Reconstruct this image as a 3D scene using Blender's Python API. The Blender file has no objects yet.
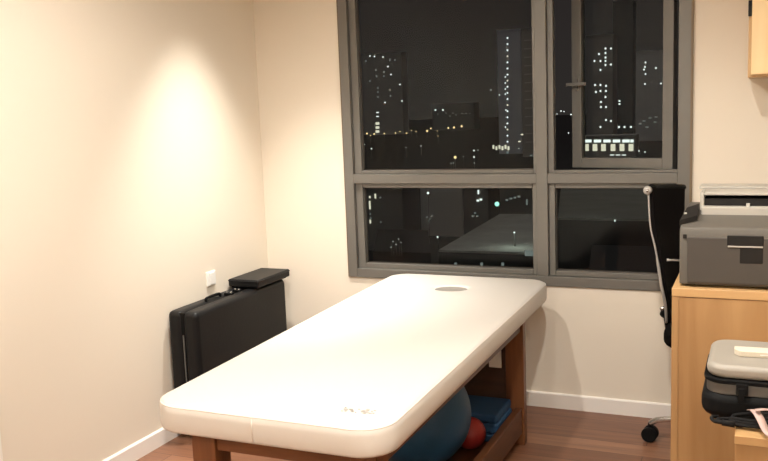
import bpy, bmesh, math, random
from mathutils import Vector, Matrix
random.seed(7)
sc = bpy.context.scene
COL = sc.collection
PI = math.pi

# ------------------------------------------------------------------ camera numbers (metres; origin on the floor below the camera)
F = 869.07
CAM = Vector((0, 0, 1.5))
YAW, PITCH, ROLL = -0.415, 0.14024, -0.03827
_cy, _sy = math.cos(YAW), math.sin(YAW)
_f = Vector((_sy*math.cos(PITCH), _cy*math.cos(PITCH), -math.sin(PITCH)))
_r = Vector((_cy, -_sy, 0))
_u = _r.cross(_f)
_c, _s = math.cos(ROLL), math.sin(ROLL)
RGT, UP, FWD = _c*_r + _s*_u, -_s*_r + _c*_u, _f

def at(u, v, y):
    """point of the plane y = const seen at pixel (u, v)"""
    d = FWD + RGT*((u-384)/F) - UP*((v-230.5)/F)
    return CAM + d*(y/d.y)

# ------------------------------------------------------------------ materials
def mat(name, color, rough=0.5, metal=0.0, bump=0, bscale=50, var=0, vscale=8, spec=0.5, sheen=0, coat=0):
    m = bpy.data.materials.new(name); m.use_nodes = True
    n = m.node_tree.nodes; l = m.node_tree.links; b = n['Principled BSDF']
    b.inputs['Base Color'].default_value = (*color, 1)
    b.inputs['Roughness'].default_value = rough
    b.inputs['Metallic'].default_value = metal
    b.inputs['Specular IOR Level'].default_value = spec
    if sheen: b.inputs['Sheen Weight'].default_value = sheen
    if coat: b.inputs['Coat Weight'].default_value = coat; b.inputs['Coat Roughness'].default_value = .2
    if bump or var:
        tc = n.new('ShaderNodeTexCoord')
    if bump:
        t = n.new('ShaderNodeTexNoise'); t.inputs['Scale'].default_value = bscale; t.inputs['Detail'].default_value = 4
        l.new(tc.outputs['Object'], t.inputs['Vector'])
        bp = n.new('ShaderNodeBump'); bp.inputs['Strength'].default_value = bump; bp.inputs['Distance'].default_value = .004
        l.new(t.outputs['Fac'], bp.inputs['Height']); l.new(bp.outputs['Normal'], b.inputs['Normal'])
    if var:
        t = n.new('ShaderNodeTexNoise'); t.inputs['Scale'].default_value = vscale; t.inputs['Detail'].default_value = 3
        l.new(tc.outputs['Object'], t.inputs['Vector'])
        mx = n.new('ShaderNodeMix'); mx.data_type = 'RGBA'
        mx.inputs['A'].default_value = (*[c*(1-var) for c in color], 1)
        mx.inputs['B'].default_value = (*[min(1, c*(1+var)) for c in color], 1)
        l.new(t.outputs['Fac'], mx.inputs['Factor']); l.new(mx.outputs['Result'], b.inputs['Base Color'])
    return m

def wood(name, c1, c2, axis, scale=6, rough=.45, stretch=12, spec=.4, bump=.05):
    m = bpy.data.materials.new(name); m.use_nodes = True
    n = m.node_tree.nodes; l = m.node_tree.links; b = n['Principled BSDF']
    tc = n.new('ShaderNodeTexCoord'); mp = n.new('ShaderNodeMapping')
    s = [scale*stretch/4]*3; s[axis] = scale/4
    mp.inputs['Scale'].default_value = s
    l.new(tc.outputs['Object'], mp.inputs['Vector'])
    t = n.new('ShaderNodeTexNoise'); t.inputs['Scale'].default_value = 1.0; t.inputs['Detail'].default_value = 6; t.inputs['Distortion'].default_value = .6
    l.new(mp.outputs['Vector'], t.inputs['Vector'])
    cr = n.new('ShaderNodeValToRGB')
    cr.color_ramp.elements[0].position = .3; cr.color_ramp.elements[0].color = (*c1, 1)
    cr.color_ramp.elements[1].position = .7; cr.color_ramp.elements[1].color = (*c2, 1)
    l.new(t.outputs['Fac'], cr.inputs['Fac']); l.new(cr.outputs['Color'], b.inputs['Base Color'])
    b.inputs['Roughness'].default_value = rough; b.inputs['Specular IOR Level'].default_value = spec
    bp = n.new('ShaderNodeBump'); bp.inputs['Strength'].default_value = bump; bp.inputs['Distance'].default_value = .002
    l.new(t.outputs['Fac'], bp.inputs['Height']); l.new(bp.outputs['Normal'], b.inputs['Normal'])
    return m

def floor_mat():
    m = bpy.data.materials.new('laminate'); m.use_nodes = True
    n = m.node_tree.nodes; l = m.node_tree.links; b = n['Principled BSDF']
    tc = n.new('ShaderNodeTexCoord')
    br = n.new('ShaderNodeTexBrick'); br.offset = .37; br.squash = 1
    br.inputs['Color1'].default_value = (.16, .066, .036, 1); br.inputs['Color2'].default_value = (.30, .15, .088, 1)
    br.inputs['Mortar'].default_value = (.05, .025, .016, 1)
    br.inputs['Scale'].default_value = 1; br.inputs['Mortar Size'].default_value = .0015
    br.inputs['Brick Width'].default_value = 1.2; br.inputs['Row Height'].default_value = .125; br.inputs['Bias'].default_value = -.1
    l.new(tc.outputs['Object'], br.inputs['Vector'])
    mp = n.new('ShaderNodeMapping'); mp.inputs['Scale'].default_value = (2.2, 30, 1)
    l.new(tc.outputs['Object'], mp.inputs['Vector'])
    t = n.new('ShaderNodeTexNoise'); t.inputs['Scale'].default_value = 1; t.inputs['Detail'].default_value = 5; t.inputs['Distortion'].default_value = .5
    l.new(mp.outputs['Vector'], t.inputs['Vector'])
    mx = n.new('ShaderNodeMix'); mx.data_type = 'RGBA'; mx.blend_type = 'OVERLAY'; mx.inputs['Factor'].default_value = .55
    l.new(br.outputs['Color'], mx.inputs['A']); l.new(t.outputs['Fac'], mx.inputs['B'])
    l.new(mx.outputs['Result'], b.inputs['Base Color'])
    b.inputs['Roughness'].default_value = .36; b.inputs['Specular IOR Level'].default_value = .4
    return m

def emit(name, color, strength, sample=False):
    m = bpy.data.materials.new(name); m.use_nodes = True
    n = m.node_tree.nodes; l = m.node_tree.links; n.clear()
    e = n.new('ShaderNodeEmission'); o = n.new('ShaderNodeOutputMaterial')
    e.inputs['Color'].default_value = (*color, 1); e.inputs['Strength'].default_value = strength
    l.new(e.outputs[0], o.inputs['Surface'])
    if not sample: m.cycles.emission_sampling = 'NONE'
    return m

def glass_mat():
    m = bpy.data.materials.new('window_glass'); m.use_nodes = True
    n = m.node_tree.nodes; l = m.node_tree.links; n.clear()
    o = n.new('ShaderNodeOutputMaterial'); mx = n.new('ShaderNodeMixShader')
    tr = n.new('ShaderNodeBsdfTransparent'); tr.inputs['Color'].default_value = (.86, .9, .88, 1)
    gl = n.new('ShaderNodeBsdfGlossy'); gl.inputs['Roughness'].default_value = .0
    fr = n.new('ShaderNodeFresnel'); fr.inputs['IOR'].default_value = 1.22
    l.new(fr.outputs[0], mx.inputs[0])
    l.new(tr.outputs[0], mx.inputs[1]); l.new(gl.outputs[0], mx.inputs[2]); l.new(mx.outputs[0], o.inputs['Surface'])
    return m

M = {}
M['wall'] = mat('wall_paint', (.77, .705, .60), .75, bump=.04, bscale=180, spec=.25)
M['ceil'] = mat('ceiling_paint', (.84, .81, .76), .85)
M['white_trim'] = mat('white_trim', (.86, .83, .78), .4)
M['floor'] = floor_mat()
M['alu'] = mat('bronze_grey_aluminium', (.15, .143, .128), .45, metal=.2, spec=.5)
M['alu_dark'] = mat('dark_gasket', (.05, .042, .034), .6)
M['seal'] = mat('brown_sealant', (.17, .12, .07), .6)
M['glass'] = glass_mat()
M['vinyl_white'] = mat('cream_white_vinyl', (.69, .66, .61), .42, bump=.12, bscale=14, spec=.35)
M['piping'] = mat('cream_piping', (.80, .75, .68), .5)
M['hole'] = mat('face_hole_lining', (.25, .235, .21), .7)
M['mark'] = mat('grey_print', (.47, .45, .43), .7)
M['bedwood'] = wood('dark_reddish_wood', (.095, .034, .0125), (.20, .075, .027), 2, 7, .4)
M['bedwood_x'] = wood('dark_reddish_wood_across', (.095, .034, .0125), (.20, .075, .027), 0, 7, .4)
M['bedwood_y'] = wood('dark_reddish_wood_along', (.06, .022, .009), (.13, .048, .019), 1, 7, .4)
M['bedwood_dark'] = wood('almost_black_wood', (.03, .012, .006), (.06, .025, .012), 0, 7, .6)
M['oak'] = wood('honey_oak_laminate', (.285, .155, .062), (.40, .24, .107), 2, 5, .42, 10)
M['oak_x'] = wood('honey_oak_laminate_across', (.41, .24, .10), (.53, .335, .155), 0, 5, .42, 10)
M['birch'] = wood('pale_birch_laminate', (.80, .58, .30), (.88, .68, .40), 2, 5, .4, 9)
M['birch_edge'] = wood('birch_edge', (.50, .32, .15), (.60, .40, .20), 2, 5, .5, 9)
M['black_vinyl'] = mat('black_vinyl', (.008, .008, .0085), .45, bump=.12, bscale=60, spec=.2)
M['black_plastic'] = mat('black_plastic', (.005, .005, .0052), .6, spec=.1)
M['black_mesh'] = mat('black_mesh_fabric', (.006, .005, .005), .95, bump=.4, bscale=400, spec=.05)
M['rubber'] = mat('black_rubber', (.008, .0075, .0075), .7, spec=.15)
M['chrome'] = mat('brushed_chrome', (.62, .60, .57), .25, metal=.9)
M['steel'] = mat('silver_painted_tube', (.40, .385, .36), .45, metal=.2)
M['blue_ball'] = mat('dark_blue_rubber', (.022, .080, .165), .45, spec=.4)
M['red_ball'] = mat('red_rubber', (.30, .020, .015), .5)
M['blue_mat'] = mat('blue_foam', (.014, .06, .14), .75, bump=.3, bscale=120)
M['paper'] = mat('white_paper', (.82, .8, .75), .7)
M['cream'] = mat('cream_card', (.62, .56, .45), .6)
M['pr_grey'] = mat('warm_grey_plastic', (.095, .086, .073), .55, bump=.05, bscale=300, spec=.25)
M['pr_front'] = mat('mid_grey_plastic', (.060, .053, .046), .55, bump=.05, bscale=300, spec=.2)
M['pr_light'] = mat('light_grey_plastic', (.36, .34, .30), .45)
M['pr_dark'] = mat('charcoal_plastic', (.014, .0125, .0115), .55, spec=.15)
M['case_light'] = mat('light_grey_case', (.27, .25, .215), .5, bump=.08, bscale=220)
M['case_mid'] = mat('mid_grey_case', (.085, .078, .068), .5)
M['pink'] = mat('pale_pink_ribbon', (.44, .31, .28), .55)
M['socket'] = mat('white_plastic', (.85, .84, .80), .35)
M['lens'] = emit('lamp_lens', (1.0, .86, .66), 12)
M['city_ground'] = mat('night_ground', (.03, .03, .028), .9, var=.4, vscale=.03)
M['tower'] = mat('dim_concrete', (.55, .52, .50), .9)
M['tower_dark'] = mat('dark_cladding', (.22, .22, .22), .9)
M['tower_pale'] = mat('pale_concrete', (.85, .80, .78), .9)
M['tower_blue'] = mat('bluish_cladding', (.80, .80, .88), .9)
M['roof_dim'] = mat('weathered_roof', (.26, .27, .24), .9, var=.25, vscale=.2)
M['soot'] = mat('dark_render', (.05, .05, .05), .9)
M['roof'] = mat('pale_roof_sheet', (.42, .41, .37), .9, var=.3, vscale=.25)
M['pole'] = mat('lamp_post_metal', (.12, .12, .11), .6)
M['lit_white'] = emit('lit_window_white', (.92, 1.0, .95), 1.3)
M['lit_dim'] = emit('lit_window_dim', (.85, .95, .9), .2)
M['lit_warm'] = emit('lit_window_warm', (1, .93, .72), .9)
M['lamp_warm'] = emit('street_lamp_warm', (1, .72, .34), 1.6)
M['lamp_white'] = emit('street_lamp_white', (.92, 1.0, .96), 1.5)
M['lamp_green'] = emit('green_flood_lamp', (.40, 1.0, .75), 1.6)
M['lamp_red'] = emit('red_signal_lamp', (1, .12, .16), 1.4)

# ------------------------------------------------------------------ mesh helpers
def new(): return bmesh.new()

def obj(name, bm, m, parent=None, smooth=False, bevel=0, seg=2, sub=0):
    bmesh.ops.recalc_face_normals(bm, faces=bm.faces[:])
    me = bpy.data.meshes.new(name); bm.to_mesh(me); bm.free()
    o = bpy.data.objects.new(name, me); COL.objects.link(o)
    me.materials.append(m)
    if parent is not None: o.parent = parent
    if smooth or bevel:
        for p in me.polygons: p.use_smooth = True
    if bevel:
        md = o.modifiers.new('bevel', 'BEVEL'); md.width = bevel; md.segments = seg; md.limit_method = 'ANGLE'; md.angle_limit = .6
        md.harden_normals = True
    if sub:
        md = o.modifiers.new('sub', 'SUBSURF'); md.levels = sub; md.render_levels = sub
    return o

def box(bm, x0, x1, y0, y1, z0, z1, mtx=None):
    vs = [bm.verts.new(Vector(p) if mtx is None else mtx @ Vector(p)) for p in
          ((x0,y0,z0),(x1,y0,z0),(x1,y1,z0),(x0,y1,z0),(x0,y0,z1),(x1,y0,z1),(x1,y1,z1),(x0,y1,z1))]
    for f in ((0,3,2,1),(4,5,6,7),(0,1,5,4),(1,2,6,5),(2,3,7,6),(3,0,4,7)):
        bm.faces.new([vs[i] for i in f])
    return bm

def bx(*a, mtx=None): return box(new(), *a, mtx=mtx)

def tube(bm, pts, r, n=10, cap=True):
    pts = [Vector(p) for p in pts]
    rs = r if isinstance(r, (list, tuple)) else [r]*len(pts)
    rings = []; prev = None
    for i, p in enumerate(pts):
        t = (pts[min(i+1, len(pts)-1)] - pts[max(i-1, 0)]).normalized()
        if prev is None:
            a = Vector((0,0,1)) if abs(t.z) < .9 else Vector((1,0,0))
            prev = t.cross(a).normalized()
        prev = (prev - t*prev.dot(t)).normalized()
        b = t.cross(prev)
        rings.append([bm.verts.new(p + (prev*math.cos(k*2*PI/n) + b*math.sin(k*2*PI/n))*rs[i]) for k in range(n)])
    for a, b in zip(rings, rings[1:]):
        for k in range(n): bm.faces.new((a[k], a[(k+1)%n], b[(k+1)%n], b[k]))
    if cap:
        bm.faces.new(rings[0][::-1]); bm.faces.new(rings[-1])
    return bm

def cyl(bm, p0, p1, r, n=20): return tube(bm, [p0, p1], r, n)

def smooth_path(pts, k=8):
    pts = [Vector(p) for p in pts]; out = []
    for i in range(len(pts)-1):
        p0, p1, p2, p3 = pts[max(i-1,0)], pts[i], pts[i+1], pts[min(i+2,len(pts)-1)]
        for j in range(k):
            t = j/k
            out.append(.5*((2*p1)+(-p0+p2)*t+(2*p0-5*p1+4*p2-p3)*t*t+(-p0+3*p1-3*p2+p3)*t**3))
    out.append(pts[-1]); return out

def prism(bm, poly, axis, a, b):
    """extrude a 2D polygon along axis (0,1,2) from a to b"""
    def P(q, t):
        if axis == 0: return (t, q[0], q[1])
        if axis == 1: return (q[0], t, q[1])
        return (q[0], q[1], t)
    A = [bm.verts.new(P(q, a)) for q in poly]; B = [bm.verts.new(P(q, b)) for q in poly]
    bm.faces.new(A); bm.faces.new(B[::-1])
    n = len(poly)
    for i in range(n): bm.faces.new((A[i], B[i], B[(i+1)%n], A[(i+1)%n]))
    return bm

def sphere(bm, c, r, u=32, v=20, sq=(1,1,1)):
    bmesh.ops.create_uvsphere(bm, u_segments=u, v_segments=v, radius=r, matrix=Matrix.Translation(Vector(c)) @ Matrix.Diagonal((*sq, 1)))
    return bm

def rrect(x0, x1, y0, y1, r, n=10):
    out = []
    for cx, cy, a in ((x1-r, y0+r, -PI/2), (x1-r, y1-r, 0), (x0+r, y1-r, PI/2), (x0+r, y0+r, PI)):
        for k in range(n+1):
            t = a + PI/2*k/n
            out.append((cx + r*math.cos(t), cy + r*math.sin(t)))
    return out

def tag(o, label, cat, group=None, kind=None):
    o['label'] = label; o['category'] = cat
    if group: o['group'] = group
    if kind: o['kind'] = kind
    return o

def thing(name, label, cat, loc=(0,0,0), rz=0, group=None, kind=None):
    o = bpy.data.objects.new(name, None); COL.objects.link(o)
    o.location = loc; o.rotation_euler = (0, 0, rz); o.empty_display_size = .1
    return tag(o, label, cat, group, kind)

def struct(name, bm, m, label, cat, bevel=0, parent=None):
    o = obj(name, bm, m, parent, bevel=bevel)
    if parent is None: tag(o, label, cat, kind='structure')
    return o

def part(name, bm, m, root, **k):
    """a mesh given in world coordinates, parented to an unrotated root that stands at root.location"""
    bm.transform(Matrix.Translation(-root.location)) if root.rotation_euler.z == 0 else bm.transform((Matrix.Translation(root.location) @ Matrix.Rotation(root.rotation_euler.z, 4, 'Z')).inverted())
    return obj(name, bm, m, root, **k)

def sub(name, bm, m, prt, root, **k):
    """a sub-part, world coordinates; prt sits at the root's origin"""
    bm.transform((Matrix.Translation(root.location) @ Matrix.Rotation(root.rotation_euler.z, 4, 'Z')).inverted())
    return obj(name, bm, m, prt, **k)

# ------------------------------------------------------------------ the room
XL, D = -2.525, 4.11
XR, YF, ZC = 0.75, -1.7, 2.6
struct('floor', bx(XL-.15, XR+.15, YF-.15, D+.15, -.1, 0), M['floor'], 'reddish brown wood laminate floor of the room', 'floor')
struct('ceiling', bx(XL-.15, XR+.15, YF-.15, D+.15, ZC, ZC+.1), M['ceil'], 'plain white ceiling with round downlights', 'ceiling')
WX0, WX1, WZ0, WZ1 = -2.022, -.294, .6135, 2.36
bm = new()
box(bm, XL-.15, WX0, D, D+.15, 0, ZC); box(bm, WX1, XR+.15, D, D+.15, 0, ZC)
box(bm, WX0, WX1, D, D+.15, 0, WZ0); box(bm, WX0, WX1, D, D+.15, WZ1, ZC)
struct('wall_back', bm, M['wall'], 'cream painted wall that holds the dark framed window', 'wall')
struct('wall_left', bx(XL-.15, XL, YF, D, 0, ZC), M['wall'], 'cream painted side wall washed by a downlight beam', 'wall')
struct('wall_right', bx(XR, XR+.15, YF, D, 0, ZC), M['wall'], 'cream painted wall behind the desk', 'wall')
struct('wall_front', bx(XL-.15, XR+.15, YF-.15, YF, 0, ZC), M['wall'], 'cream painted wall opposite the window', 'wall')

def skirting(name, axis, a, b, label):
    h, t = .0756, .012
    prof = [(0,0),(t,0),(t,h-.006),(t*.55,h),(0,h)]
    bm = new()
    if axis == 'x': prism(bm, [(D-p[0], p[1]) for p in prof], 0, a, b)
    else: prism(bm, [(XL+p[0], p[1]) for p in prof], 1, a, b)
    struct(name, bm, M['white_trim'], label, 'baseboard')
skirting('baseboard_back', 'x', XL+.012, XR, 'white baseboard along the foot of the window wall')
skirting('baseboard_left', 'y', 2.19, D, 'white baseboard along the foot of the left wall')

# door casing whose edge just enters the frame, low on the left wall
dr = thing('door_1', 'white door with flat casing in the left wall at the frame edge', 'door', (XL, 1.7, 0), kind='structure')
part('door_leaf', bx(XL, XL+.02, 1.27, 2.13, .005, 2.05), M['white_trim'], dr, bevel=.002)
c = new(); box(c, XL, XL+.015, 2.13, 2.19, 0, 2.11); box(c, XL, XL+.015, 1.207, 1.27, 0, 2.11); box(c, XL, XL+.015, 1.27, 2.13, 2.05, 2.11)
part('door_casing', c, M['white_trim'], dr)
h = new(); tube(h, smooth_path([(XL+.02,2.07,1.0),(XL+.065,2.07,1.0),(XL+.07,2.05,1.0),(XL+.07,1.95,1.0)]), .009)
part('door_handle', h, M['chrome'], dr, smooth=True)

# ------------------------------------------------------------------ window
win = thing('window_1', 'large dark grey aluminium window looking out on the city at night', 'window', ((WX0+WX1)/2, D, WZ0), kind='structure')
FY0, FY1 = D-.012, D+.075
MX0, MX1 = -1.000, -.945          # mullion face
TZ0, TZ1 = 1.113, 1.160           # transom face
f = new()
box(f, WX0, WX0+.052, FY0, FY1, WZ0, WZ1); box(f, WX1-.062, WX1, FY0, FY1, WZ0, WZ1)
box(f, WX0+.052, WX1-.062, FY0, FY1, WZ0, WZ0+.048); box(f, WX0+.052, WX1-.062, FY0, FY1, WZ1-.06, WZ1)
part('window_frame', f, M['alu'], win, bevel=.003)
part('mullion', bx(MX0, MX1, FY0, FY1, WZ0+.048, WZ1-.06), M['alu'], win, bevel=.003)
f = new(); box(f, WX0+.052, MX0, FY0+.0005, FY1, TZ0, TZ1); box(f, MX1, WX1-.062, FY0+.0005, FY1, TZ0, TZ1)
part('transom', f, M['alu'], win, bevel=.002)
s_ = new(); box(s_, WX1-.010, WX1, FY0-.002, FY0+.01, WZ0, WZ1); box(s_, WX0, WX0+.004, FY0-.002, FY0+.01, WZ0, WZ1)
part('sealant', s_, M['seal'], win)
def beads(x0, x1, z0, z1, w=.022, wl=None, wt=None):
    wl = wl or w; wt = wt or w
    y0, y1 = D+.012, D+.06
    b = new()
    box(b, x0, x0+wl, y0, y1, z0, z1); box(b, x1-w, x1, y0, y1, z0, z1)
    box(b, x0+wl, x1-w, y0, y1, z0, z0+w); box(b, x0+wl, x1-w, y0, y1, z1-wt, z1)
    part('glazing_bead', b, M['alu'], win, bevel=.003)
    g = new(); box(g, x0+.01, x1-.01, D+.046, D+.052, z0+.01, z1-.01)
    part('glass_pane', g, M['glass'], win)
    q = new(); e = .004
    for a in ((x0+wl, x0+wl+e, z0+w, z1-wt), (x1-w-e, x1-w, z0+w, z1-wt), (x0+wl, x1-w, z0+w, z0+w+e), (x0+wl, x1-w, z1-wt-e, z1-wt)):
        box(q, a[0], a[1], D+.04, D+.046, a[2], a[3])
    part('glazing_gasket', q, M['alu_dark'], win)
beads(WX0+.052, MX0, TZ1, WZ1-.06, .018, .04)
beads(WX0+.052, MX0, WZ0+.048, TZ0, .025, .04)
beads(MX1, WX1-.062, WZ0+.048, TZ0, .025, .03)
# inner rebate of the casement opening
b = new(); OX0, OX1, OZ0, OZ1 = MX1, WX1-.062, TZ1, WZ1-.06
box(b, OX0, OX0+.027, D+.012, D+.06, OZ0, OZ1); box(b, OX0+.027, OX1, D+.012, D+.05, OZ0, OZ0+.014)
part('casement_rebate', b, M['alu'], win, bevel=.002)
# the casement, hinged at the right and pushed open
HX, HY, ANG = OX1-.026, D+.045, math.radians(16.5)
mt = Matrix.Translation((HX, HY, 0)) @ Matrix.Rotation(-ANG, 4, 'Z')
WS, Z0, Z1, SW = .506, TZ1+.012, WZ1-.07, .05
s_ = new()
for a in ((-WS, -WS+SW, Z0, Z1), (-SW, 0, Z0, Z1), (-WS+SW, -SW, Z0, Z0+SW), (-WS+SW, -SW, Z1-SW, Z1)):
    box(s_, a[0], a[1], 0, .045, a[2], a[3], mtx=mt)
sash = part('casement_sash', s_, M['alu'], win, bevel=.003)
sub('casement_glass', bx(-WS+SW-.01, -SW+.01, .020, .026, Z0+SW-.01, Z1-SW+.01, mtx=mt), M['glass'], sash, win)
hd = new(); zc = at(578, 84, D+.12).z
box(hd, -WS+.014, -WS+.034, -.012, 0, zc-.03, zc+.03, mtx=mt)
box(hd, -WS+.016, -WS+.032, -.03, -.012, zc-.008, zc+.008, mtx=mt)
box(hd, -WS-.012, -WS+.092, -.036, -.024, zc-.008, zc+.008, mtx=mt)
sub('casement_handle', hd, M['alu'], sash, win, bevel=.002)

# ------------------------------------------------------------------ wall socket (left wall, above the case)
p = at(210, 281, 3.55); sy, sz = 3.555, .690
so = thing('wall_socket', 'small white socket plate on the left wall above the black case', 'socket', (XL, sy, sz))
part('cover_plate', bx(XL, XL+.009, sy-.038, sy+.038, sz-.036, sz+.036), M['socket'], so, bevel=.003)
part('rocker_switch', bx(XL+.009, XL+.014, sy-.02, sy+.02, sz-.03, sz+.03), M['socket'], so, bevel=.002)

# ------------------------------------------------------------------ massage bed
BX0, BX1, BY0, BY1 = -1.637, -.880, 1.945, 3.95
bed = thing('massage_bed', 'cream white padded massage bed with a face hole on a dark wooden frame', 'massage table', ((BX0+BX1)/2, (BY0+BY1)/2, 0))
def mattress():
    N = 44; out = []
    bm = new(); hc = Vector((-1.289, 3.655)); 
    raw = rrect(BX0, BX1, BY0, BY1, .10, 10); outer = []
    for i, a in enumerate(raw):
        b = raw[(i+1) % len(raw)]; dl = math.hypot(b[0]-a[0], b[1]-a[1]); kk = max(1, round(dl/.06))
        outer += [(a[0]+(b[0]-a[0])*j/kk, a[1]+(b[1]-a[1])*j/kk) for j in range(kk)]
    outer = [(x - (y-BY0)/(BY1-BY0)*(.055 + (.022-.055)*(x-BX0)/(BX1-BX0)), y) for x, y in outer]   # a little wider at the head end
    n = len(outer)
    def hole(k, r):
        a = math.atan2(outer[k][1]-hc.y, outer[k][0]-hc.x)
        return (hc.x + .078*r*math.cos(a), hc.y + .062*r*math.sin(a))
    zt, zb = .680, .592
    def inset(k, d):
        q = Vector(outer[k]); c0 = Vector(((BX0+BX1)/2, (BY0+BY1)/2))
        p0 = Vector(outer[k-1]); p1 = Vector(outer[(k+1) % n]); t = (p1-p0).normalized(); nn = Vector((t.y, -t.x))
        return q - nn*d
    rows = []
    rows.append([(*hole(k, .35), zt-.014) for k in range(n)])
    rows.append([(*hole(k, .85), zt-.013) for k in range(n)])
    rows.append([(*hole(k, .97), zt-.007) for k in range(n)])
    rows.append([(*hole(k, 1.10), zt-.001) for k in range(n)])
    rows.append([(*hole(k, 1.3), zt) for k in range(n)])
    for s in (.12, .25, .4, .55, .7, .82, .92):
        row = []
        for k in range(n):
            a, b = Vector(hole(k, 1.3)), inset(k, .03)
            q = a.lerp(b, s)
            row.append((q.x, q.y, zt + .002*math.sin(q.x*11+1)*math.sin(q.y*5.3)))
        rows.append(row)
    for d, dz in ((.03, .0005), (.014, -.0015), (.005, -.006), (.0005, -.013), (-.002, -.03), (-.002, -.055), (-.001, -.076), (.002, -.084), (.008, -.088)):
        rows.append([(*inset(k, d), zt + dz) for k in range(n)])
    R = [[bm.verts.new(q) for q in row] for row in rows]
    bm.faces.new(R[0])
    for a, b in zip(R, R[1:]):
        for k in range(n): bm.faces.new((a[k], a[(k+1) % n], b[(k+1) % n], b[k]))
    bm.faces.new(R[-1][::-1])
    return bm, [tuple(q) for q in [(*inset(k, .0035), zt-.0095) for k in range(n)]]
bm, pip = mattress()
mtr = part('mattress', bm, M['vinyl_white'], bed, smooth=True)
mtr.data.materials.append(M['hole'])
for p in mtr.data.polygons:
    c = p.center + bed.location
    if ((c.x+1.289)/.078)**2 + ((c.y-3.655)/.062)**2 < .96: p.material_index = 1
b = new(); tube(b, pip+pip[:1], .0024, 6, cap=False)
sub('piping', b, M['piping'], mtr, bed, smooth=True)
b = new()   # a faint worn print near the foot end
for i in range(26):
    x = -1.0 + random.uniform(-.055, .055); y = 2.06 + random.uniform(-.016, .016); w = random.uniform(.0015, .004)
    box(b, x-w, x+w*1.6, y-w*.6, y+w*.6, .6795, .6822)
sub('faded_print', b, M['mark'], mtr, bed)
b = new(); tube(b, [(-1.275, BY0-.0032, .668), (-1.275, BY0-.0042, .64), (-1.275, BY0-.0022, .60)], .0016, 6)

sub('seam', b, M['piping'], mtr, bed, smooth=True)
LX0, LX1, LY0, LY1 = -1.548, -.942, 2.03, 3.635
LG = .082
for x in (LX0, LX1-LG):
    for y, y2 in ((LY0, LY0+LG), (LY1-.045, LY1)):
        part('leg', bx(x, x+LG, y, y2, 0, .592), M['bedwood'], bed, bevel=.004)
for y in (LY0+.012, LY1-.047):
    part('apron', bx(LX0+LG, LX1-LG, y, y+.035, .515, .592), M['bedwood_x'], bed, bevel=.003)
for x in (LX0+.012, LX1-.047):
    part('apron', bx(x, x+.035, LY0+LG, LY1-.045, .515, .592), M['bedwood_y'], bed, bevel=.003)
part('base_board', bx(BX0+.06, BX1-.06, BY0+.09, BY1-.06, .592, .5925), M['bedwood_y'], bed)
for x in (LX0+.010, LX1-.042):
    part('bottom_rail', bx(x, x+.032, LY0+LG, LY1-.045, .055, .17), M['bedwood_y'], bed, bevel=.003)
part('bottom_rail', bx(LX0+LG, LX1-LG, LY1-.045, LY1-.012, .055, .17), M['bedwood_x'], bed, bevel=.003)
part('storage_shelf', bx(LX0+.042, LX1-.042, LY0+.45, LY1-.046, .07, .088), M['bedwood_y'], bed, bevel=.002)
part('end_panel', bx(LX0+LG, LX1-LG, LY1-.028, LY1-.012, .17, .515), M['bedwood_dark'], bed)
pl_ = bed.children[-1]
sub('paper_label', bx(-1.103, -1.046, LY1-.0295, LY1-.028, .34, .418), M['paper'], pl_, bed)

# things stored on the shelf of the bed
def ball(name, c, r, m, label):
    t = thing(name, label, 'ball', (c[0], c[1], c[2]-r))
    bm = new()
    bmesh.ops.create_uvsphere(bm, u_segments=48, v_segments=40, radius=r, matrix=Matrix.Translation(Vector(c)) @ Matrix.Rotation(1.1, 4, 'X') @ Matrix.Rotation(.5, 4, 'Y'))
    part('shell', bm, m, t, smooth=True)
    v = new(); d = Vector((.75, .1, .65)).normalized(); cc = Vector(c)
    tube(v, [cc+d*(r-.004), cc+d*(r+.0015)], r*.05, 16); 
    part('valve_plug', v, m, t, smooth=True)
ball('exercise_ball', (-1.235, 3.06, .302), .213, M['blue_ball'], 'large dark blue exercise ball stored under the massage bed')
ball('toy_ball', (-1.092, 3.28, .155), .066, M['red_ball'], 'small red ball beside the big blue ball under the bed')
fm = thing('folded_mat', 'folded blue exercise mat on the bed shelf near the far leg', 'mat', (-1.2, 3.42, .088))
b = new(); 
prof = [(3.345,.09),(3.582,.09),(3.582,.14),(3.35,.14)]
part('mat_layer', bx(-1.45, -.992, 3.36, 3.586, .0885, .131), M['blue_mat'], fm, bevel=.012, seg=3)
part('mat_layer', bx(-1.45, -.994, 3.36, 3.586, .1315, .174), M['blue_mat'], fm, bevel=.012, seg=3)
part('mat_layer', bx(-1.44, -.998, 3.36, 3.586, .1745, .212), M['blue_mat'], fm, bevel=.012, seg=3)
# ------------------------------------------------------------------ black folded massage table against the left wall
CX0, CX1, CY0, CY1, CZ = -2.510, -2.345, 3.175, 3.99, .612
pc = thing('folded_massage_table', 'black folded portable massage table standing on edge against the left wall', 'folded table', ((CX0+CX1)/2, (CY0+CY1)/2, 0))
XM = (CX0+CX1)/2
part('half_panel', bx(CX0, XM-.003, CY0, CY1, .012, CZ), M['black_vinyl'], pc, bevel=.026, seg=4)
part('half_panel', bx(XM+.003, CX1, CY0, CY1, .012, CZ), M['black_vinyl'], pc, bevel=.026, seg=4)
part('hinge_band', bx(XM-.016, XM+.016, CY0+.008, CY1-.008, .02, CZ-.008), M['black_plastic'], pc)
z_ = new(); box(z_, XM-.0022, XM+.0022, CY0+.003, CY0+.01, .17, .50)
part('zipper', z_, M['pole'], pc)
for y in (CY0+.06, CY1-.06):
    for x in (CX0+.04, CX1-.04):
        part('corner_foot', tube(new(), [(x, y, 0), (x, y, .014)], .014, 14), M['rubber'], pc, smooth=True)
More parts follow.
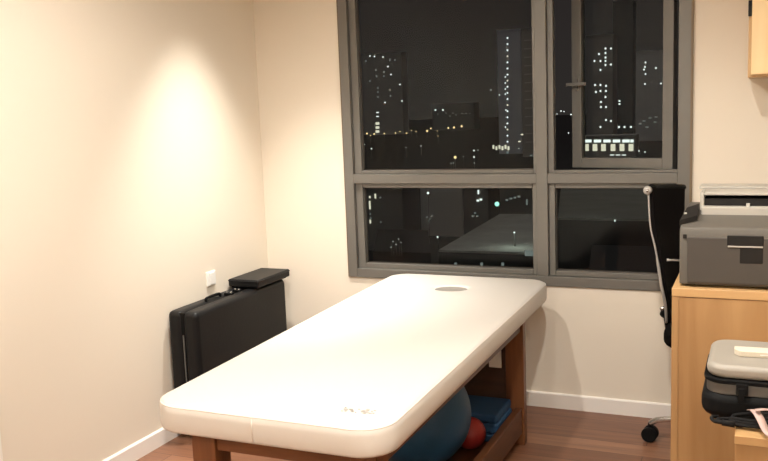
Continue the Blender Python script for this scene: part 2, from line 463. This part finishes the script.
hb = new(); tube(hb, smooth_path([(XM-.02, 3.40, CZ-.004), (XM-.02, 3.405, CZ+.011), (XM-.02, 3.46, CZ+.014), (XM-.02, 3.515, CZ+.011), (XM-.02, 3.52, CZ-.004)]), .007, 8)
part('carry_handle', hb, M['black_plastic'], pc, smooth=True)
for y in (3.565, 3.64):
    lt = part('latch', bx(XM-.02, XM+.024, y-.013, y+.013, CZ-.003, CZ+.007), M['black_plastic'], pc, bevel=.002)
    for dx in (-.01, .012):
        sub('latch_rivet', sphere(new(), (XM+dx, y, CZ+.008), .0045, 12, 8), M['chrome'], lt, pc, smooth=True)
pad = thing('head_cushion', 'black vinyl head cushion laid on top of the folded table', 'cushion', (-2.425, 3.86, CZ))
part('pad', bx(-2.512, -2.333, 3.69, 4.015, .6195, .660), M['black_vinyl'], pad, bevel=.008, seg=3)
part('bottom_board', bx(-2.502, -2.350, 3.705, 4.0, CZ, .6185), M['black_plastic'], pad, bevel=.002)
b = new(); 
q = rrect(-2.5135, -2.3315, 3.6885, 4.0165, .012, 4); tube(b, [(x, y, .651) for x, y in q+q[:1]], .0028, 6, cap=False)
part('piping', b, M['black_vinyl'], pad, smooth=True)

# ------------------------------------------------------------------ tall wood unit, printer
UX0, UX1, UY0, UY1, UZ = -.240, .72, 2.616, 3.12, .946
un = thing('wood_cabinet', 'tall honey oak cabinet that carries the grey printer', 'cabinet', (.24, 2.87, 0))
part('body', bx(UX0+.002, UX1, UY0+.003, UY1, .0, UZ-.026), M['oak'], un, bevel=.0015)
part('top_panel', bx(UX0, UX1, UY0, UY1, UZ-.025, UZ), M['oak_x'], un, bevel=.002)
part('edge_band', bx(UX0+.0005, UX0+.019, UY0+.0005, UY0+.004, .0, UZ-.026), M['oak'], un)

PX0, PX1, PY0, PY1 = -.222, .165, 2.640, 3.01
pr = thing('laser_printer', 'grey laser printer standing on the tall oak cabinet', 'printer', ((PX0+PX1)/2, 2.82, UZ))
def side(poly, x0, x1): return prism(new(), poly, 0, x0, x1)
part('body', side([(PY0+.008, UZ+.006), (PY1, UZ+.006), (PY1, 1.155), (2.79, 1.155), (2.70, 1.132), (PY0+.012, 1.122), (PY0+.003, 1.10)], PX0, PX1), M['pr_grey'], pr, bevel=.006, seg=3)
for x in (PX0+.03, PX1-.03):
    for y in (PY0+.04, PY1-.04):
        part('foot', tube(new(), [(x, y, UZ), (x, y, UZ+.008)], .014, 14), M['rubber'], pr)
fd = part('front_door', bx(PX0+.022, PX1-.022, PY0-.002, PY0+.012, UZ+.014, 1.094), M['pr_front'], pr, bevel=.003)
sub('handle_recess', bx(-.092, .004, PY0-.004, PY0, 1.073, 1.102), M['pr_dark'], fd, pr, bevel=.002)
sub('handle_lip', bx(-.090, .002, PY0-.0055, PY0-.002, 1.068, 1.0725), M['pr_light'], fd, pr, bevel=.001)
sub('grip_panel', bx(-.058, .003, PY0-.003, PY0, 1.022, 1.068), M['pr_dark'], fd, pr, bevel=.002)
part('badge', bx(-.212, -.202, PY0-.001, PY0+.006, 1.090, 1.102), M['pr_dark'], pr)
# control panel at the left shoulder
def panel():
    bm = new(); q = [at(679.5, 220.5, 2.668), at(697.5, 215, 2.70), at(699.5, 203, 2.78), at(686.5, 207.5, 2.77)]
    T = [bm.verts.new(p) for p in q]; B = [bm.verts.new(p - Vector((0, 0, .016))) for p in q]
    bm.faces.new(T); bm.faces.new(B[::-1])
    for k in range(4): bm.faces.new((T[k], T[(k+1) % 4], B[(k+1) % 4], B[k]))
    return bm
cp = part('control_panel', panel(), M['pr_dark'], pr, bevel=.002)
c_ = at(685.5, 213.5, 2.716); sub('display_button', bx(c_.x-.004, c_.x+.004, c_.y-.004, c_.y+.004, c_.z-.004, c_.z+.003), M['pr_light'], cp, pr, bevel=.001)
# light output tray around a dark slot
tr = new(); box(tr, PX0+.052, PX1, 2.755, 2.795, 1.136, 1.169); box(tr, PX0+.046, PX0+.058, 2.79, 2.995, 1.15, 1.209)
box(tr, PX0+.058, PX1, 2.972, 2.995, 1.186, 1.209); box(tr, PX1-.014, PX1, 2.79, 2.995, 1.15, 1.209)
box(tr, PX0+.058, PX1-.014, 2.79, 2.972, 1.20, 1.209)
part('top_cover', tr, M['pr_light'], pr, bevel=.003)
part('output_slot', bx(PX0+.058, PX1-.014, 2.80, 2.972, 1.156, 1.19), M['pr_dark'], pr)
part('paper_stop', prism(new(), [(2.764, 1.166), (2.79, 1.166), (2.784, 1.178)], 0, -.046, -.036), M['pr_light'], pr)
part('scan_lid', bx(PX0+.036, PX1+.002, 2.90, 3.005, 1.209, 1.216), M['pr_light'], pr, bevel=.002)

# ------------------------------------------------------------------ low desk in front, hard case, cables
DX0, DX1, DY0, DY1, DZ = -.047, .72, 1.985, 2.613, .753
ds = thing('low_desk', 'lower pale oak desk pushed against the tall cabinet', 'desk', (.33, 2.3, 0))
part('body', bx(DX0+.001, DX1, DY0+.003, DY1, 0, DZ-.02), M['oak'], ds, bevel=.001)
part('desk_top', bx(DX0, DX1, DY0, DY1, DZ-.0195, DZ), M['oak_x'], ds, bevel=.0015)

KX0, KX1, KY0, KY1 = -.112, .215, 2.085, 2.33
kc = thing('hard_case', 'closed grey and black hard case lying on the low desk', 'case', (.05, 2.2, DZ))
def slab(x0, x1, y0, y1, z0, z1, r, m, name, bev):
    return part(name, prism(new(), rrect(x0, x1, y0, y1, r, 6), 2, z0, z1), m, kc, bevel=bev, seg=4)
slab(KX0-.013, KX1+.013, KY0-.008, KY1+.008, DZ, .815, .05, M['black_plastic'], 'base_shell', .022)
slab(KX0-.002, KX1+.002, KY0, KY1, .8115, .838, .045, M['case_mid'], 'middle_band', .003)
slab(KX0-.008, KX1+.008, KY0-.004, KY1+.004, .838, .849, .048, M['black_plastic'], 'seal_rim', .003)
slab(KX0-.002, KX1+.002, KY0, KY1, .849, .882, .045, M['case_light'], 'lid', .014)
l_ = new(); box(l_, -.048, -.022, KY0-.012, KY0, .817, .843); box(l_, -.044, -.030, KY0-.015, KY0-.010, .800, .834)
part('latch', l_, M['black_plastic'], kc, bevel=.002)
cs = thing('card_box', 'flat cream card box lying on the lid of the hard case', 'box', (.05, 2.16, .882))
mt2 = Matrix.Translation((.06, 2.2, 0)) @ Matrix.Rotation(.04, 4, 'Z')
b = new(); prism(b, [(-.104,-.03), (.11,-.03), (.11,.012), (-.116,.012), (-.116,-.012)], 2, .8822, .8965); b.transform(mt2)
part('sleeve', b, M['cream'], cs, bevel=.002)
b = new(); box(b, -.06, .1, -.0308, -.0298, .888, .890); b.transform(mt2)
part('flap_edge', b, M['paper'], cs)
cb = thing('cable_bundle', 'coiled black power cable lying before the hard case', 'cable', (0, 2.04, DZ))
pts = []
for i in range(64):
    a = i*2*PI/18
    rx, ry = .066 + .012*math.sin(i*.21), .020 + .007*math.cos(i*.33)
    pts.append((-.016 + rx*math.cos(a) + .0006*i, 2.044 + ry*math.sin(a), DZ + .006 + .0003*i + .003*(1+math.sin(i*.37))))
b = new(); tube(b, pts, .0042, 7); part('coil', b, M['rubber'], cb, smooth=True)
b = new(); tube(b, smooth_path([(-.06, 2.028, DZ+.012), (-.09, 2.03, DZ+.012), (-.098, 2.045, DZ+.016), (-.085, 2.06, DZ+.014)]), .0042, 7); part('loose_end', b, M['rubber'], cb, smooth=True)
b = new(); tube(b, [(-.075, 2.022, DZ+.014), (-.048, 2.02, DZ+.014)], [.007, .008], 10); part('plug', b, M['rubber'], cb, smooth=True)
rb = thing('pink_ribbon', 'pale pink ribbon strap lying across the black cable', 'ribbon', (0, 2.03, DZ))
def ribbon(pts, w):
    bm = new(); pts = [Vector(p) for p in smooth_path(pts, 6)]; rows = []
    for i, p in enumerate(pts):
        t = (pts[min(i+1, len(pts)-1)]-pts[max(i-1, 0)]).normalized(); sd = Vector((t.y, -t.x, 0)).normalized()*w/2
        if sd.length == 0: sd = Vector((w/2, 0, 0))
        rows.append([bm.verts.new(p+sd), bm.verts.new(p-sd), bm.verts.new(p-sd+Vector((0,0,.0015))), bm.verts.new(p+sd+Vector((0,0,.0015)))])
    for a, b in zip(rows, rows[1:]):
        for k in range(4): bm.faces.new((a[k], a[(k+1)%4], b[(k+1)%4], b[k]))
    bm.faces.new(rows[0]); bm.faces.new(rows[-1][::-1])
    return bm
part('strap', ribbon([(-.016, 2.062, DZ+.036), (-.008, 2.045, DZ+.041), (.004, 2.015, DZ+.034), (.018, 1.99, DZ+.014), (.038, 1.966, DZ+.008)], .018), M['pink'], rb, smooth=True)
part('strap', ribbon([(-.006, 2.03, DZ+.047), (.02, 2.042, DZ+.047), (.06, 2.055, DZ+.035)], .013), M['pink'], rb, smooth=True)

# ------------------------------------------------------------------ wall cabinet (upper right, on the window wall)
KX, KZ = -.067, 1.564
wc = thing('wall_cabinet', 'pale birch wall cupboard hung beside the window', 'cupboard', (.3, D, KZ))
part('carcass', bx(KX, .70, 3.775, D, KZ, 2.35), M['birch_edge'], wc, bevel=.002)
dd = part('door', bx(KX+.012, .315, 3.755, 3.774, KZ+.010, 2.34), M['birch'], wc, bevel=.002)
sub('door_knob', tube(new(), [(.28, 3.755, 1.66), (.28, 3.738, 1.66)], [.006, .011], 14), M['chrome'], dd, wc, smooth=True)
dd = part('door', bx(.319, .692, 3.755, 3.774, KZ+.010, 2.34), M['birch'], wc, bevel=.002)
sub('door_knob', tube(new(), [(.355, 3.755, 1.66), (.355, 3.738, 1.66)], [.006, .011], 14), M['chrome'], dd, wc, smooth=True)
part('hinge', bx(KX-.002, KX+.011, 3.758, 3.775, 1.80, 1.86), M['pr_dark'], wc)

# ------------------------------------------------------------------ office chair between cabinet and window
HX_, HY_ = -.160, 3.776
ch = thing('office_chair', 'black office chair with chrome base behind the oak cabinet', 'chair', (HX_, HY_, 0))
R_ = .279
for k in range(5):
    a = math.radians(172 + 72*k); d = Vector((math.cos(a), math.sin(a), 0)); t = Vector((-d.y, d.x, 0)); c0 = Vector((HX_, HY_, 0))
    lg = part('leg', tube(new(), smooth_path([c0+d*.02+Vector((0,0,.105)), c0+d*.14+Vector((0,0,.118)), c0+d*.24+Vector((0,0,.102)), c0+d*R_+Vector((0,0,.080))]), [.016]*0 or .0125, 10), M['chrome'], ch, smooth=True)
    w = new()
    for s in (-1, 1):
        cyl(w, c0+d*R_+t*s*.006+Vector((0,0,.033)), c0+d*R_+t*s*.027+Vector((0,0,.033)), .033, 24)
    cyl(w, c0+d*R_+Vector((0,0,.03)), c0+d*R_+Vector((0,0,.082)), .009, 10)
    sub('caster', w, M['black_plastic'], lg, ch, bevel=.004)
g = new(); cyl(g, (HX_, HY_, .08), (HX_, HY_, .13), .035, 24); cyl(g, (HX_, HY_, .13), (HX_, HY_, .28), .026, 20); cyl(g, (HX_, HY_, .28), (HX_, HY_, .46), .016, 20)
part('gas_column', g, M['chrome'], ch, bevel=.002)
b = new(); prism(b, rrect(-.365, .06, 3.56, 3.99, .09, 8), 2, .485, .565)
part('seat', b, M['black_mesh'], ch, bevel=.03, seg=4)
part('tilt_mechanism', bx(HX_-.09, HX_+.07, HY_-.07, HY_+.07, .445, .485), M['black_plastic'], ch, bevel=.01)
# backrest: a curved, reclined mesh panel that narrows downwards
def back():
    bm = new(); rows = []
    nl = [at(649, 187, 3.62), at(651, 225, 3.62), at(656.5, 250, 3.62), at(662, 285, 3.63), at(666, 305, 3.66), at(667, 322, 3.70)]
    fl = [at(681, 187, 3.86), at(680.5, 225, 3.86), at(680, 250, 3.86), at(676, 280, 3.84), at(670, 303, 3.78), at(668.5, 320, 3.74)]
    nl, fl = smooth_path(nl, 5), smooth_path(fl, 5)
    for a, b in zip(nl, fl):
        row = []
        for j in range(9):
            s = j/8; q = a.lerp(b, s)
            n = Vector((b.y-a.y, -(b.x-a.x), 0)).normalized()
            row.append(q - n*.03*4*s*(1-s)*.5)
        rows.append(row)
    off = Vector((.018, -.004, 0))
    V1 = [[bm.verts.new(q) for q in r] for r in rows]; V2 = [[bm.verts.new(q+off) for q in r] for r in rows]
    m, n = len(rows), 9
    for i in range(m-1):
        for j in range(n-1):
            bm.faces.new((V1[i][j], V1[i][j+1], V1[i+1][j+1], V1[i+1][j])); bm.faces.new((V2[i][j], V2[i+1][j], V2[i+1][j+1], V2[i][j+1]))
    for i in range(m-1):
        bm.faces.new((V1[i][0], V1[i+1][0], V2[i+1][0], V2[i][0])); bm.faces.new((V1[i][-1], V2[i][-1], V2[i+1][-1], V1[i+1][-1]))
    for j in range(n-1):
        bm.faces.new((V1[0][j], V2[0][j], V2[0][j+1], V1[0][j+1])); bm.faces.new((V1[-1][j], V1[-1][j+1], V2[-1][j+1], V2[-1][j]))
    return bm, nl, fl, rows
bm, nl, fl, brows = back()
bk = part('backrest', bm, M['black_mesh'], ch, bevel=.005)
b = new(); tube(b, [q+Vector((-.002, -.008, .0)) for q in nl], [.0036 if i < 12 else .006 for i in range(len(nl))], 10)
fr_ = part('back_frame', b, M['steel'], ch, smooth=True)
q = nl[0]+Vector((-.004, -.014, -.012))
sub('frame_knob', tube(new(), [q+Vector((0, .012, 0)), q+Vector((0, -.004, 0)), q+Vector((0, -.012, 0))], [.017, .017, .012], 20), M['steel'], fr_, ch, smooth=True)
sub('knob_screw', tube(new(), [q+Vector((0, -.011, 0)), q+Vector((0, -.0145, 0))], [.007, .006], 14), M['chrome'], fr_, ch, smooth=True)
hr = new(); tp = [r + Vector((.008, -.002, .0)) for r in brows[0]]
tube(hr, tp + [tp[-1]+Vector((.0, .03, -.004))], .012, 10)
part('head_bar', hr, M['black_plastic'], ch, smooth=True)
a0, a1 = at(667, 260, 3.615), at(680, 260.5, 3.64)
lv = new(); tube(lv, [a0, a0.lerp(a1, .3), a1], [.0062, .004, .004], 10)
part('lever', lv, M['steel'], ch, smooth=True)
b = new(); tube(b, smooth_path([brows[-3][4], Vector((-.36, 3.745, .60)), Vector((-.33, 3.76, .47)), Vector((-.22, 3.776, .462))]), .019, 10)
part('back_bracket', b, M['black_plastic'], ch, smooth=True)
b = new(); tube(b, [at(661, 309, 3.66), at(666, 307, 3.68)], .008, 10)
part('bracket_bolt', b, M['chrome'], ch, smooth=True)

# ------------------------------------------------------------------ the city outside
GZ = -40.0
struct('ground', bx(-1500, 600, 40, 2600, GZ-1, GZ), M['city_ground'], 'dark ground of the city far below the window', 'ground')

def tower(name, label, u0, u1, vtop, Y, dep, m, group=None, top2=None):
    a, b = at(u0, vtop, Y), at(u1, vtop, Y)
    z1 = (a.z+b.z)/2
    t = thing(name, label, 'building', ((a.x+b.x)/2, Y+dep/2, GZ), group=group)
    part('facade', bx(a.x, b.x, Y, Y+dep, GZ, z1), m, t)
    part('parapet', bx(a.x-.3, b.x+.3, Y-.3, Y+dep, z1, z1+1.2), m, t)
    return t
def lit(t, u, v, w, h, Y, m='lit_white', name='lit_window'):
    c = at(u, v, Y); k = Y/F
    part(name, bx(c.x-w*k*.42, c.x+w*k*.42, Y-.25, Y-.05, c.z-h*k*.42, c.z+h*k*.42), M[m], t)
def L(t, Y, rows, m='lit_white', w=1.5, h=1.5):
    for u, v in rows: lit(t, u, v, w, h, Y, m)

Y = 1250
t = tower('apartment_tower', 'dim apartment tower with scattered lit windows at the left window frame', 359, 401, 54, Y, 22, M['tower'])
L(t, Y, [(370, 56), (374.5, 56.5), (383, 57), (388, 66.5), (391, 74.5), (400, 84.5), (402, 101), (385, 102.5)], w=1.7, h=1.6)
L(t, Y, [(376, 70), (376.5, 76), (384, 72), (384, 76), (378, 88), (378, 92), (378, 97), (390, 90), (390.5, 96), (361, 90), (366, 61), (395, 60), (390, 60), (370, 81)], 'lit_dim', 1.5, 2)
L(t, Y, [(377.5, 112.5), (377.5, 116.5)], 'lit_white', 3.5, 1.2)
for v in (123.5, 127.5, 131.5): lit(t, 377.5, v, 5.2, 3.2, Y, 'lit_warm', 'lit_lobby')
L(t, Y, [(361.5, 122), (362, 126)], 'lit_warm', 1.2, 3)

Y = 1400
t = tower('office_block', 'low dark office block with tiny lit windows in the middle of the view', 432, 474, 104, Y, 30, M['tower_dark'])
L(t, Y, [(435.5, 110), (443, 110)], 'lit_white', 2.2, 1.6)
L(t, Y, [(438, 114), (446, 113), (453, 113), (456, 115), (462, 113.5), (466, 113.5), (470, 113.5), (450, 116)], 'lit_dim', 1.2, 1.2)
Y = 700
t = tower('slim_tower', 'slim tower with one bright column of lights down its face', 497, 520, 31, Y, 16, M['tower_blue'])
for i in range(18): lit(t, 507.5, 38 + 6.1*i, 1.6, 1.7, Y, 'lit_white' if i % 4 != 3 else 'lit_warm')
L(t, Y, [(505.3, 77), (505.3, 83), (505.3, 89), (505.3, 94), (506, 110), (505.5, 127), (491, 90), (499.5, 95)], 'lit_white', 1.2, 1.4)
for i, u in enumerate((493.5, 496.5, 499.5, 502.5, 505.5, 508.5)): lit(t, u, 147 + (i % 2)*1.2, 2.2, 4.6, Y, 'lit_warm', 'lit_lobby')
L(t, Y, [(507.5, 152.5), (509, 164)], 'lit_dim', 2.5, 2.5)
Y = 660
t = tower('dark_tower', 'dark tower with faint floor lines right of the slim tower', 521, 541, 30, Y, 20, M['tower'])
L(t, Y, [(522, 134.5), (519.5, 141.5)], 'lit_warm', 3.0, 1.6)
L(t, Y, [(519, 148.5), (531, 155.5), (534, 155.5)], 'lit_dim', 2.5, 1.8)
for i in range(13):
    lit_z = at(531, 40 + 8.5*i, Y).z
    a, b = at(524, 40, Y), at(540, 40, Y)
    part('floor_band', bx(a.x, b.x, Y-.3, Y-.05, lit_z-.4, lit_z+.4), M['tower_pale'], t)
Y = 800
t = tower('lit_apartment_tower', 'tower with bright stacked windows seen through the open casement', 586, 613, 36, Y, 24, M['tower'])
L(t, Y, [(605.5, 48.5), (611, 48.5), (605.5, 53), (605.5, 57.5), (605.5, 61), (605.5, 65), (599, 54), (594.5, 61), (600.5, 61), (611, 64.5), (600.5, 70), (600.5, 85), (606, 86), (600.5, 91), (606, 91), (605.5, 97), (601, 102), (601, 107), (606, 107), (595, 85), (606, 120), (600.5, 127), (611, 121), (596, 92)], 'lit_white', 1.7, 2)
Y = 840
t = tower('black_tower', 'black unlit tower standing between the two lit towers', 613, 633, 2, Y, 20, M['tower_dark'])
L(t, Y, [(619.5, 101), (619.5, 104)], 'lit_white', 2, 1.6)
L(t, Y, [(619, 127), (624.5, 127), (631, 127)], 'lit_white', 2, 2)
Y = 880
t = tower('pale_tower', 'pale grey tower at the right side of the casement', 633, 664, 52, Y, 24, M['tower_pale'])
L(t, Y, [(645.5, 62.5), (645, 67), (644, 69.5), (645.5, 74), (656, 68), (661, 83.5), (645, 84)], 'lit_white', 1.4, 1.6)
L(t, Y, [(650, 118), (656, 117), (644, 121), (640, 124), (647, 127), (655, 122)], 'lit_dim', 3, 1)
Y = 640
t = tower('lit_podium', 'low podium building with a blazing lit front below the towers', 582, 635.5, 137, Y, 18, M['tower'])
for i, u in enumerate((588, 597.5, 607, 616.5, 626, 632)): lit(t, u, 141, 8.2 if i < 5 else 3.5, 3.2, Y, 'lit_white', 'lit_bay')
for u in (586.5, 595, 603.5, 613, 622, 631): lit(t, u, 147.5, 5.2, 8, Y, 'lit_warm', 'lit_arch')
for u in (612, 618, 624): lit(t, u, 155, 4.5, .9, Y, 'lit_white', 'lit_sign')
L(t, Y, [(639, 151), (645, 152)], 'lit_white', 1.4, 1.4)
# nearer low buildings
def flat_roof(name, label, near, far, zr, m, rim=.6):
    """a low hall: near = (u0, u1, Y), far = (u0, u1, Y): roof corners on the ground plan"""
    pts = []
    for u, Yy in ((near[0], near[2]), (near[1], near[2]), (far[1], far[2]), (far[0], far[2])):
        d = FWD + RGT*((u-384)/F); x = d.x/d.y*Yy; pts.append((x, Yy))
    cx = sum(p[0] for p in pts)/4; cy = sum(p[1] for p in pts)/4
    t = thing(name, label, 'building', (cx, cy, GZ))
    part('walls', prism(new(), pts, 2, GZ, zr-.3), M['soot'], t)
    part('roof', prism(new(), pts, 2, zr-.3, zr), m, t)
    return t
t = flat_roof('market_hall', 'flat pale roofed hall lit by a lamp in the lower left pane', (438, 548, 112.5), (500, 556, 152), -18.4, M['roof'])
for u in (456, 482, 503): lit(t, u, 264, 3, 4, 112.3, 'lit_dim', 'lit_window')
lit(t, 530, 253, 12, 7, 112.3, 'lit_dim', 'lit_window')
t = flat_roof('warehouse', 'grey flat roofed warehouse in the lower right pane', (558, 672, 130), (562, 672, 190), -16.0, M['roof_dim'])
lit(t, 615, 220.5, 1.3, 2.4, 129.6)
t = flat_roof('garage', 'dark garage roof below the warehouse in the lower right pane', (585, 700, 85), (592, 700, 118), -18.0, M['soot'])
t = tower('corner_house', 'dark house with tall lit stair windows in the lower left pane corner', 361, 402, 190, 230, 14, M['tower_dark'])
for u, v, h in ((370, 197, 3), (370, 205, 11), (375.5, 196, 6), (370.5, 221.5, 5)): lit(t, u, v, 1.9, h, 230, 'lit_warm')
for u, v in ((380.5, 197.5), (370.5, 214), (381, 222), (371, 218)): lit(t, u, v, 1.7, 1.7, 230, 'lit_dim')
t = tower('tall_block', 'plain dark block in the middle of the lower left pane', 420, 462, 184, 260, 18, M['tower'])
L(t, 260, [(427, 217), (430, 219), (432, 216), (429, 221)], 'lit_dim', 1.5, 1.2)
t = tower('sign_house', 'dark house with a small lit sign below the green lamp', 463, 488, 189, 240, 12, M['tower_dark'])
L(t, 240, [(475.3, 213), (473, 216), (477.5, 216)], 'lit_dim', 2.6, 1.4); L(t, 240, [(478.5, 192)], 'lit_white', 1.7, 5); L(t, 240, [(481, 199.5), (478, 200.5)], 'lit_white', 3, 2.2)
t = tower('shop_row', 'row of shops with faint lights behind the pale roofed hall', 489, 538, 187, 258, 14, M['tower_dark'])
L(t, 250, [(507, 200), (511, 198.5), (515, 197.5), (519, 196.5)], 'lit_dim', 3.2, 2); L(t, 250, [(534, 214)], 'lit_dim', 3.4, 4); L(t, 250, [(527, 202)], 'lit_dim', 1.8, 7)
t = flat_roof('car_park', 'dark open car park with parked cars glinting at the left', (372, 430, 160), (378, 428, 190), -27.5, M['soot'])

# street lamps and other outdoor lamps: each a post and a lamp head
def lamp(name, label, u, v, Y, r, m, group=None, foot=GZ, high=8):
    if Y is None: Y = 100*(1.5-foot-high)/(1.5-at(u, v, 100).z)
    c = at(u, v, Y); k = Y/F
    t = thing(name, label, 'lamp', (c.x, c.y, foot), group=group)
    part('post', tube(new(), [(c.x, c.y+.2, foot), (c.x, c.y+.2, c.z)], max(.08, .12*k), 6), M['pole'], t)
    part('lamp_head', sphere(new(), c, r*k*.7, 10, 8), M[m], t)
G1 = 'street lamps along the far road'
LB1 = 'one of the warm street lamps along the far road'
for u, v, r in ((367, 133.5, 1.4), (370.5, 135.5, .9), (374.2, 134, 1.3), (384.3, 133.5, 1.1), (395.5, 133, 1.0), (400, 131.5, .8), (406.5, 133.2, 1.2), (411.5, 130.5, .7), (416, 131.5, .8), (427.2, 131, 1.5), (430.8, 128.5, 1.1), (437.3, 131, .7), (438, 136, .8), (448.3, 128, 1.3), (454, 127.5, 1.5), (461.6, 126.3, 1.5), (450, 124.5, .7)):
    lamp('street_lamp', LB1, u, v, None, r, 'lamp_warm', G1)
G2 = 'white lamps in the dark streets nearer the window'
LB2 = 'one of the small white lamps in the dark streets'
for u, v, r in ((371.5, 148.7, 1.1), (364.5, 144.5, .9), (406, 147.5, .6), (421, 146, .8), (474, 150.5, 1.1), (478, 150.2, .6), (474, 157, 1.2), (474.3, 163, .6), (463.5, 156.5, .5)):
    lamp('lane_lamp', LB2, u, v, None, r, 'lamp_white', G2)
lamp('crossing_lamp', 'single bright warm lamp low in the upper left pane', 455.2, 157.3, None, 2.1, 'lamp_warm')
for u, v in ((451, 163.3), (453.5, 163)): lamp('car_light', 'one of two faint car lights under the bright warm lamp', u, v, None, .6, 'lamp_white', 'car lights under the warm lamp')
lamp('signal_lamp', 'small red lamp in the gap beside the casement', 553.5, 113, 900, 1.4, 'lamp_red')
for u, v, r in ((561, 111, .9), (564, 111.5, .7), (571, 114.5, 1.0), (557, 114, .6), (568.5, 133, .8)):
    lamp('yard_lamp', 'one of the white lamps in the gap beside the casement', u, v, 860, r, 'lamp_white', 'white lamps beside the casement')
lamp('flood_lamp', 'large blurred green flood lamp in the lower left pane', 497, 204, 215, 3.4, 'lamp_green')
lamp('roof_lamp', 'white lamp on a post standing on the pale flat roof', 514.3, 232.5, 117, 1.3, 'lamp_white', foot=-18.4)
lamp('path_lamp', 'white lamp on a thin post left of the pale roof', 437.6, 237, 130, 1.5, 'lamp_white')
lamp('block_lamp', 'bright lamp before the plain dark block under the transom', 428, 193, 245, 1.8, 'lamp_white')
for u, v in ((393, 241.5), (396, 244.5), (398.5, 239), (401, 242.5), (391, 247)):
    lamp('car_glint', 'one of the faint white glints in the dark car park', u, v, 155, .6, 'lamp_white', 'glints in the dark car park', foot=-27.5)
for u, v in ((585, 195.5), (592.5, 198.2), (601.5, 197.5)):
    lamp('warehouse_lamp', 'one of the faint lamps behind the warehouse roof', u, v, 210, 1.2 if u == 592.5 else .8, 'lamp_white' if u == 592.5 else 'lit_dim', 'lamps behind the warehouse')

# ------------------------------------------------------------------ lights
def spot(loc, power, size, blend, col, rad=.05, aim=None):
    d = bpy.data.lights.new('downlight_beam', 'SPOT'); d.energy = power; d.spot_size = math.radians(size); d.spot_blend = blend; d.color = col; d.shadow_soft_size = rad
    o = bpy.data.objects.new('downlight_beam', d); COL.objects.link(o); o.location = loc
    if aim:
        o.rotation_euler = (Vector(aim)-Vector(loc)).to_track_quat('-Z', 'Y').to_euler()
    return o
WARM = (1.0, .945, .865)
def downlight(x, y, label, power, size, blend, aim=None):
    t = thing('ceiling_downlight', label, 'downlight', (x, y, ZC))
    r = new()
    q1 = [(x+.052*math.cos(a*PI/16), y+.052*math.sin(a*PI/16)) for a in range(32)]
    tube(r, [(p[0], p[1], ZC-.004) for p in q1+q1[:1]], .007, 8, cap=False)
    part('rim', r, M['white_trim'], t, smooth=True)
    part('lens', tube(new(), [(x, y, ZC-.003), (x, y, ZC-.001)], .045, 24), M['lens'], t)
    spot((x, y, ZC-.02), power, size, blend, WARM, .04, aim)
downlight(-2.06, 3.47, 'recessed round downlight close to the left wall by the window', 300, 68, 1.0)
downlight(-.36, 1.75, 'recessed round downlight over the low desk', 150, 165, .6)
downlight(-1.25, 2.05, 'added unseen fill light above the foot of the massage bed', 112, 168, .5)  # added lamp: brightens the left wall and spares the bed front
downlight(.30, -.9, 'added unseen key light near the right wall at the back', 95, 172, .3)  # added rear key, wide enough to brighten both walls
downlight(-.75, -1.1, 'added unseen fill light in the back left of the ceiling', 140, 172, .3)  # added rear fill for the window wall and the left wall
downlight(-2.15, .85, 'added unseen spot close to the left wall for a streak in the window glass', 220, 60, 1.0)  # added narrow beam, put in for a pale reflection in the left pane
d = bpy.data.lights.new('added_city_fill', 'SUN'); d.energy = .35; d.color = (1, .93, .9); d.angle = .01  # added overhead sun lamp that lifts the dark city roofs and facades
o = bpy.data.objects.new('added_city_fill', d); COL.objects.link(o); o.rotation_euler = Vector((-.1, .36, -1)).to_track_quat('-Z', 'Y').to_euler()
d = bpy.data.lights.new('roof_lamp_glow', 'POINT'); d.energy = 200; d.color = (.9, 1, .92); d.shadow_soft_size = .3
o = bpy.data.objects.new('roof_lamp_glow', d); COL.objects.link(o); o.location = at(514.3, 229, 116)

# ------------------------------------------------------------------ night sky
w = bpy.data.worlds.new('night_sky'); sc.world = w; w.use_nodes = True
n = w.node_tree.nodes; l = w.node_tree.links
bg = n['Background']; tc = n.new('ShaderNodeTexCoord'); sp = n.new('ShaderNodeSeparateXYZ'); cr = n.new('ShaderNodeValToRGB')
l.new(tc.outputs['Generated'], sp.inputs[0]); l.new(sp.outputs['Z'], cr.inputs['Fac'])
cr.color_ramp.elements[0].position = 0; cr.color_ramp.elements[0].color = (.026, .023, .021, 1)
cr.color_ramp.elements[1].position = .35; cr.color_ramp.elements[1].color = (.0175, .011, .0125, 1)
l.new(cr.outputs['Color'], bg.inputs['Color']); bg.inputs['Strength'].default_value = 1.0

# ------------------------------------------------------------------ camera and view
cd = bpy.data.cameras.new('camera'); cam = bpy.data.objects.new('camera', cd); COL.objects.link(cam)
cd.sensor_fit = 'HORIZONTAL'; cd.sensor_width = 36; cd.lens = F/768*36; cd.clip_start = .05; cd.clip_end = 4000
mw = Matrix((( RGT.x, UP.x, -FWD.x, CAM.x), (RGT.y, UP.y, -FWD.y, CAM.y), (RGT.z, UP.z, -FWD.z, CAM.z), (0, 0, 0, 1)))
cam.matrix_world = mw
sc.camera = cam
sc.view_settings.view_transform = 'Standard'; sc.view_settings.look = 'None'; sc.view_settings.gamma = 1; sc.view_settings.exposure = 0
sc.view_settings.use_curve_mapping = False
cy = sc.cycles
cy.use_denoising = True; cy.use_adaptive_sampling = False
cy.max_bounces = 10; cy.diffuse_bounces = 6; cy.transparent_max_bounces = 12
cy.sample_clamp_indirect = 4; cy.caustics_reflective = False; cy.caustics_refractive = False
